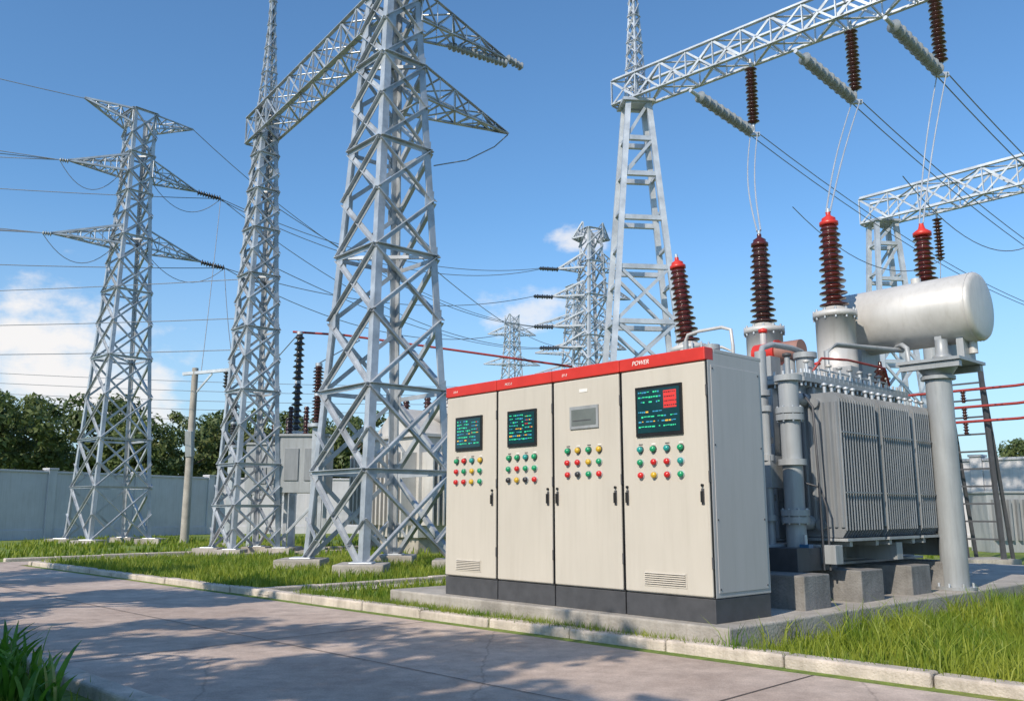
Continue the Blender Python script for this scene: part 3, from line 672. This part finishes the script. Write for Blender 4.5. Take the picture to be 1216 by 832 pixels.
# ------------------------------------------------------------ trees
def tree_mesh(name,seed,H,cr,nl,ls,ncl=46):
    rnd=random.Random(seed); b=MB()
    th=H*.42
    pts=[V((0,0,0)),V((rnd.uniform(-.1,.1),rnd.uniform(-.1,.1),th*.5)),V((rnd.uniform(-.2,.2),rnd.uniform(-.2,.2),th)),V((rnd.uniform(-.3,.3),0,H*.75))]
    rad=[H*.032,H*.026,H*.02,H*.008]
    for i in range(3): b.cyl(pts[i],pts[i+1],rad[i],BARK,rad[i+1],9)
    cc=V((0,0,H*.62)); cl=[]
    for i in range(ncl):
        while True:
            d=V((rnd.uniform(-1,1),rnd.uniform(-1,1),rnd.uniform(-1,1)))
            if .25<d.length<1: break
        k=rnd.uniform(.75,1.12); c=cc+V((d.x*cr*k,d.y*cr*k,d.z*H*.35*k)); cl.append((c,rnd.uniform(.16,.34)*cr))
        if i%3==0:
            s=pts[2].lerp(pts[3],rnd.random()); mid=s.lerp(c,.5)+V((0,0,-.15)); b.cyl(s,mid,H*.009,BARK,H*.006,6); b.cyl(mid,c,H*.006,BARK,H*.002,5)
    vs=[];fs=[]
    for i in range(nl):
        c,r=cl[rnd.randrange(ncl)]
        d=V((rnd.gauss(0,1),rnd.gauss(0,1),rnd.gauss(0,1))).normalized()*r*(rnd.random()**.4)
        p=c+V((d.x,d.y,d.z*.75)); n=(d.normalized()+V((rnd.uniform(-1,1),rnd.uniform(-1,1),rnd.uniform(-.4,1.2)))).normalized()
        a=n.cross(V((rnd.uniform(-1,1),rnd.uniform(-1,1),rnd.uniform(-1,1)))).normalized(); e2=n.cross(a); s=ls*rnd.uniform(.6,1.3)
        o=len(vs); vs+=[p-a*s,p+e2*s*.45,p+a*s,p-e2*s*.45]; fs.append((o,o+1,o+2,o+3))
    b.add(vs,fs,LEAF)
    return b.obj(name)
def place(o,x,y,s,rz,first=False):
    if not first:
        n=bpy.data.objects.new(o.name.split('.')[0],o.data); COL.objects.link(n); o=n
    o.location=(x,y,0); o.scale=(s,s,s*U(.95,1.08)); o.rotation_euler=(0,0,rz); return o
tv=[tree_mesh('broadleaf_tree',s,7,2.7,7000,.16,54) for s in(1,2,3)]
spots=[(-25.0,43,1.0),(-31,46,.95),(-21,46,.98),(-18.2,44,.85),(-35.5,43,.9),(-15.2,47,.92),(-11.5,47,.9),(-8.2,48,.92),(-28,52,1.05),(-4.6,48,.9),(-1,49,.8),(8,56,.7),(14,54,.75),(20,50,.7),(25.5,44,.62),(29,40,.65),(33,35,.6),(-19,56,1.0),(-12,58,1.0),(37,44,.7),(23,55,.7),(21,36,.55),(24,33,.55)]
for i,(x,y,s_) in enumerate(spots): place(tv[i%3],x,y,s_,U(0,6.28),i<3)
sh=tree_mesh('shade_tree',11,7.4,2.5,6500,.14,36); sh.location=(-5.3,-.7,0)
for x,y,rz,s_ in((-8.5,6.2,2,.85),(-11.6,9.6,1,.9),(-1.6,-4.6,4,.9),(-7.0,1.9,5,.85)):
    n=bpy.data.objects.new('shade_tree',sh.data); COL.objects.link(n); n.location=(x,y,0); n.rotation_euler=(0,0,rz); n.scale=(s_,s_,s_)

# ------------------------------------------------------------ grass
def blades(name,pts,hmin,hmax,wd,mat,seg=1,lean=.5):
    vs=[];fs=[]
    for p in pts:
        h=U(hmin,hmax); a=U(0,6.283); dx,dy=math.cos(a),math.sin(a); l=U(.1,lean)*h; b2=U(0,6.283); w=wd*U(.6,1.2); wx,wy=math.cos(b2)*w,math.sin(b2)*w
        o=len(vs); x,y=p[0],p[1]; z=p[2] if len(p)>2 else 0
        if seg==1:
            vs+=[(x-wx,y-wy,z),(x+wx,y+wy,z),(x+dx*l*.35+wx*.7,y+dy*l*.35+wy*.7,z+h*.6),(x+dx*l*.35-wx*.7,y+dy*l*.35-wy*.7,z+h*.6),(x+dx*l,y+dy*l,z+h)]
            fs+=[(o,o+1,o+2,o+3),(o+3,o+2,o+4)]
        else:
            K_=6
            for i in range(K_):
                t=i/K_; ww=math.sin(math.pi*(.25+.72*t))*1.0; cx,cy,cz=x+dx*l*t*t,y+dy*l*t*t,z+h*(t-.18*t*t*t); vs+=[(cx-wx*ww,cy-wy*ww,cz),(cx+wx*ww,cy+wy*ww,cz)]
            vs.append((x+dx*l,y+dy*l,z+h*.82))
            for i in range(K_-1): fs.append((o+2*i,o+2*i+1,o+2*i+3,o+2*i+2))
            fs.append((o+2*K_-2,o+2*K_-1,o+2*K_))
    me=bpy.data.meshes.new(name); me.from_pydata(vs,[],fs); me.materials.append(mat); me.update()
    ob=bpy.data.objects.new(name,me); COL.objects.link(ob); return ob
def scatter(n,x0,x1,y0,y1,test,clump=0):
    out=[]; g=0
    while len(out)<n and g<n*30:
        g+=1; x,y=U(x0,x1),U(y0,y1)
        if test(x,y):
            out.append((x,y))
            for _ in range(clump):
                xx,yy=x+random.gauss(0,.03),y+random.gauss(0,.03)
                if test(xx,yy): out.append((xx,yy))
    return out
def loc(x,y): d=V((x,y,0))-C0; return d.dot(RX),d.dot(RY)
def near_r(x,y): lx,ly=loc(x,y); return x+y>8.34 and (lx>.22 or ly<-.15 ) and lx<3.5
pts=scatter(24000,1.2,8,4.3,11.5,lambda x,y: near_r(x,y) and loc(x,y)[0]>.0,4)
blades('lawn_grass',pts,.04,.16,.0045,GRASSB,1,.7)
pts=scatter(5200,1.2,8,4.3,11.5,lambda x,y: near_r(x,y) and loc(x,y)[0]>.22 and math.sin(x*3.1+y*2)*math.cos(y*2.7-x)>-.1,5)
blades('lawn_grass',pts,.12,.33,.006,GRASSB,1,.9)
pts=scatter(8000,-2.6,2.2,6.6,12.5,lambda x,y: x+y>8.34 and loc(x,y)[1]<-.15,3)
blades('lawn_grass',pts,.04,.15,.005,GRASSB)
def isl(x,y):
    lx,ly=loc(x,y); k=(V((x,y,0))-V((4.05,4.05,0))); kk=k.dot(D); off=k.dot(E)
    return off>.2 and not(9.95<kk<10.75 and off<8.2) and not(19.3<kk<21.2) and (lx<-4.35 or ly<-.15 or lx>.25 ) and ly<16
pts=scatter(32000,-9.5,0,10,20,lambda x,y: isl(x,y) and y<20 ,4)
blades('lawn_grass',pts,.05,.19,.009,GRASSB)
pts=scatter(15000,-16,12,18,34,lambda x,y: isl(x,y) and math.sin(x*1.3)*math.cos(y*.9+x*.4)>-.5,4)
blades('lawn_grass',pts,.06,.22,.018,GRASSB)
pts=scatter(4500,4,15,11,24,lambda x,y: loc(x,y)[0]>.3,4)
blades('lawn_grass',pts,.06,.18,.012,GRASSB)
pts=scatter(5000,-6,-1.5,3,7.2,lambda x,y: x+y<3.0,3)
blades('lawn_grass',pts,.04,.12,.005,GRASSB)
pts=[]
for cx,cy in((-2.95,5.35),(-2.72,5.2),(-3.15,5.65),(-2.85,5.1),(-3.3,5.8),(-3.4,6.1),(-3.05,5.2),(-2.6,5.12),(-2.5,4.95),(-3.2,5.95)):
    for _ in range(15): pts.append((cx+random.gauss(0,.06),cy+random.gauss(0,.06)))
blades('grass_tussock',pts,.20,.44,.019,GRASSN,2,.7)

# ------------------------------------------------------------ world + sun
sx,sy=-.60,-.80; el=math.radians(37); hd=V((sx,sy,0)).normalized(); sd=V((hd.x*math.cos(el),hd.y*math.cos(el),math.sin(el)))
wd=bpy.data.worlds.new("World"); sc.world=wd; wd.use_nodes=True; nt=wd.node_tree; N=nt.nodes; L=nt.links
bg=N['Background']; bg.inputs['Strength'].default_value=.13
sky=N.new('ShaderNodeTexSky'); sky.sky_type='NISHITA'; sky.sun_disc=False; sky.sun_elevation=el; sky.sun_rotation=math.atan2(sd.x,sd.y)%(2*math.pi); sky.air_density=1.0; sky.dust_density=.6; sky.ozone_density=1.2
tint=N.new('ShaderNodeMix'); tint.data_type='RGBA'; tint.blend_type='MULTIPLY'; tint.inputs[0].default_value=1; tint.inputs[7].default_value=(.78,1.16,1.42,1); L.new(sky.outputs[0],tint.inputs[6])
tc=N.new('ShaderNodeTexCoord')
sep=N.new('ShaderNodeSeparateXYZ'); L.new(tc.outputs['Generated'],sep.inputs[0])
hz=N.new('ShaderNodeMapRange'); hz.interpolation_type='SMOOTHSTEP'; hz.inputs[1].default_value=-.05; hz.inputs[2].default_value=.34; hz.inputs[3].default_value=.7; hz.inputs[4].default_value=0; L.new(sep.outputs[2],hz.inputs[0])
hm=N.new('ShaderNodeMix'); hm.data_type='RGBA'; hm.inputs[7].default_value=(4.3,5.2,6.0,1); L.new(hz.outputs[0],hm.inputs[0]); L.new(tint.outputs[2],hm.inputs[6])
def cloud(prev,c,R_,sc_,seed,amp=1.3,dens=1.0):
    sb=N.new('ShaderNodeVectorMath'); sb.operation='SUBTRACT'; L.new(tc.outputs['Generated'],sb.inputs[0]); sb.inputs[1].default_value=c
    ml=N.new('ShaderNodeVectorMath'); ml.operation='MULTIPLY'; ml.inputs[1].default_value=(1,1,2.0); L.new(sb.outputs[0],ml.inputs[0])
    ln=N.new('ShaderNodeVectorMath'); ln.operation='LENGTH'; L.new(ml.outputs[0],ln.inputs[0])
    mr=N.new('ShaderNodeMapRange'); mr.inputs[1].default_value=0; mr.inputs[2].default_value=R_; mr.inputs[3].default_value=1; mr.inputs[4].default_value=-.55; mr.clamp=False; L.new(ln.outputs['Value'],mr.inputs[0])
    n=N.new('ShaderNodeTexNoise'); n.inputs['Scale'].default_value=sc_; n.inputs['Detail'].default_value=7; n.inputs['Roughness'].default_value=.58
    mp=N.new('ShaderNodeMapping'); mp.inputs['Location'].default_value=(seed,seed*.7,0); mp.inputs['Scale'].default_value=(1,1,1.7); L.new(tc.outputs['Generated'],mp.inputs['Vector']); L.new(mp.outputs[0],n.inputs['Vector'])
    nm=N.new('ShaderNodeMath'); nm.operation='MULTIPLY_ADD'; nm.inputs[1].default_value=amp*2; nm.inputs[2].default_value=-amp; L.new(n.outputs['Fac'],nm.inputs[0])
    ad=N.new('ShaderNodeMath'); ad.operation='ADD'; L.new(mr.outputs[0],ad.inputs[0]); L.new(nm.outputs[0],ad.inputs[1])
    ss=N.new('ShaderNodeMapRange'); ss.interpolation_type='SMOOTHSTEP'; ss.inputs[1].default_value=.1; ss.inputs[2].default_value=.75; ss.inputs[3].default_value=0; ss.inputs[4].default_value=dens; L.new(ad.outputs[0],ss.inputs[0])
    mx=N.new('ShaderNodeMix'); mx.data_type='RGBA'; mx.inputs[7].default_value=(7.2,7.1,7.1,1); L.new(ss.outputs[0],mx.inputs[0]); L.new(prev,mx.inputs[6]); return mx.outputs[2]
c=cloud(hm.outputs[2],(-.485,.858,.165),.24,13,3.1,1.2,1.0)
c=cloud(c,(-.42,.895,.11),.16,16,5.1,1.2,.85)
c=cloud(c,(.0777,.951,.298),.065,22,1.3,1.0,.8)
c=cloud(c,(.012,.974,.222),.10,20,8.3,1.0,.7)
L.new(c,bg.inputs['Color'])
sl=bpy.data.lights.new('sun','SUN'); sl.energy=4.9; sl.angle=math.radians(.5); sl.color=(1,.88,.72)
so=bpy.data.objects.new('sun',sl); COL.objects.link(so); so.rotation_euler=sd.to_track_quat('Z','Y').to_euler(); so.location=(-20,-25,30)

cd=bpy.data.cameras.new('camera'); co=bpy.data.objects.new('camera',cd); COL.objects.link(co)
cd.sensor_width=36; cd.lens=1044/1216*36; cd.clip_end=2000; cd.clip_start=.05
co.location=(0,0,1.08); co.rotation_euler=(math.radians(90+10.26),0,0)
sc.camera=co
sc.view_settings.view_transform='Standard'; sc.view_settings.look='None'; sc.view_settings.exposure=0
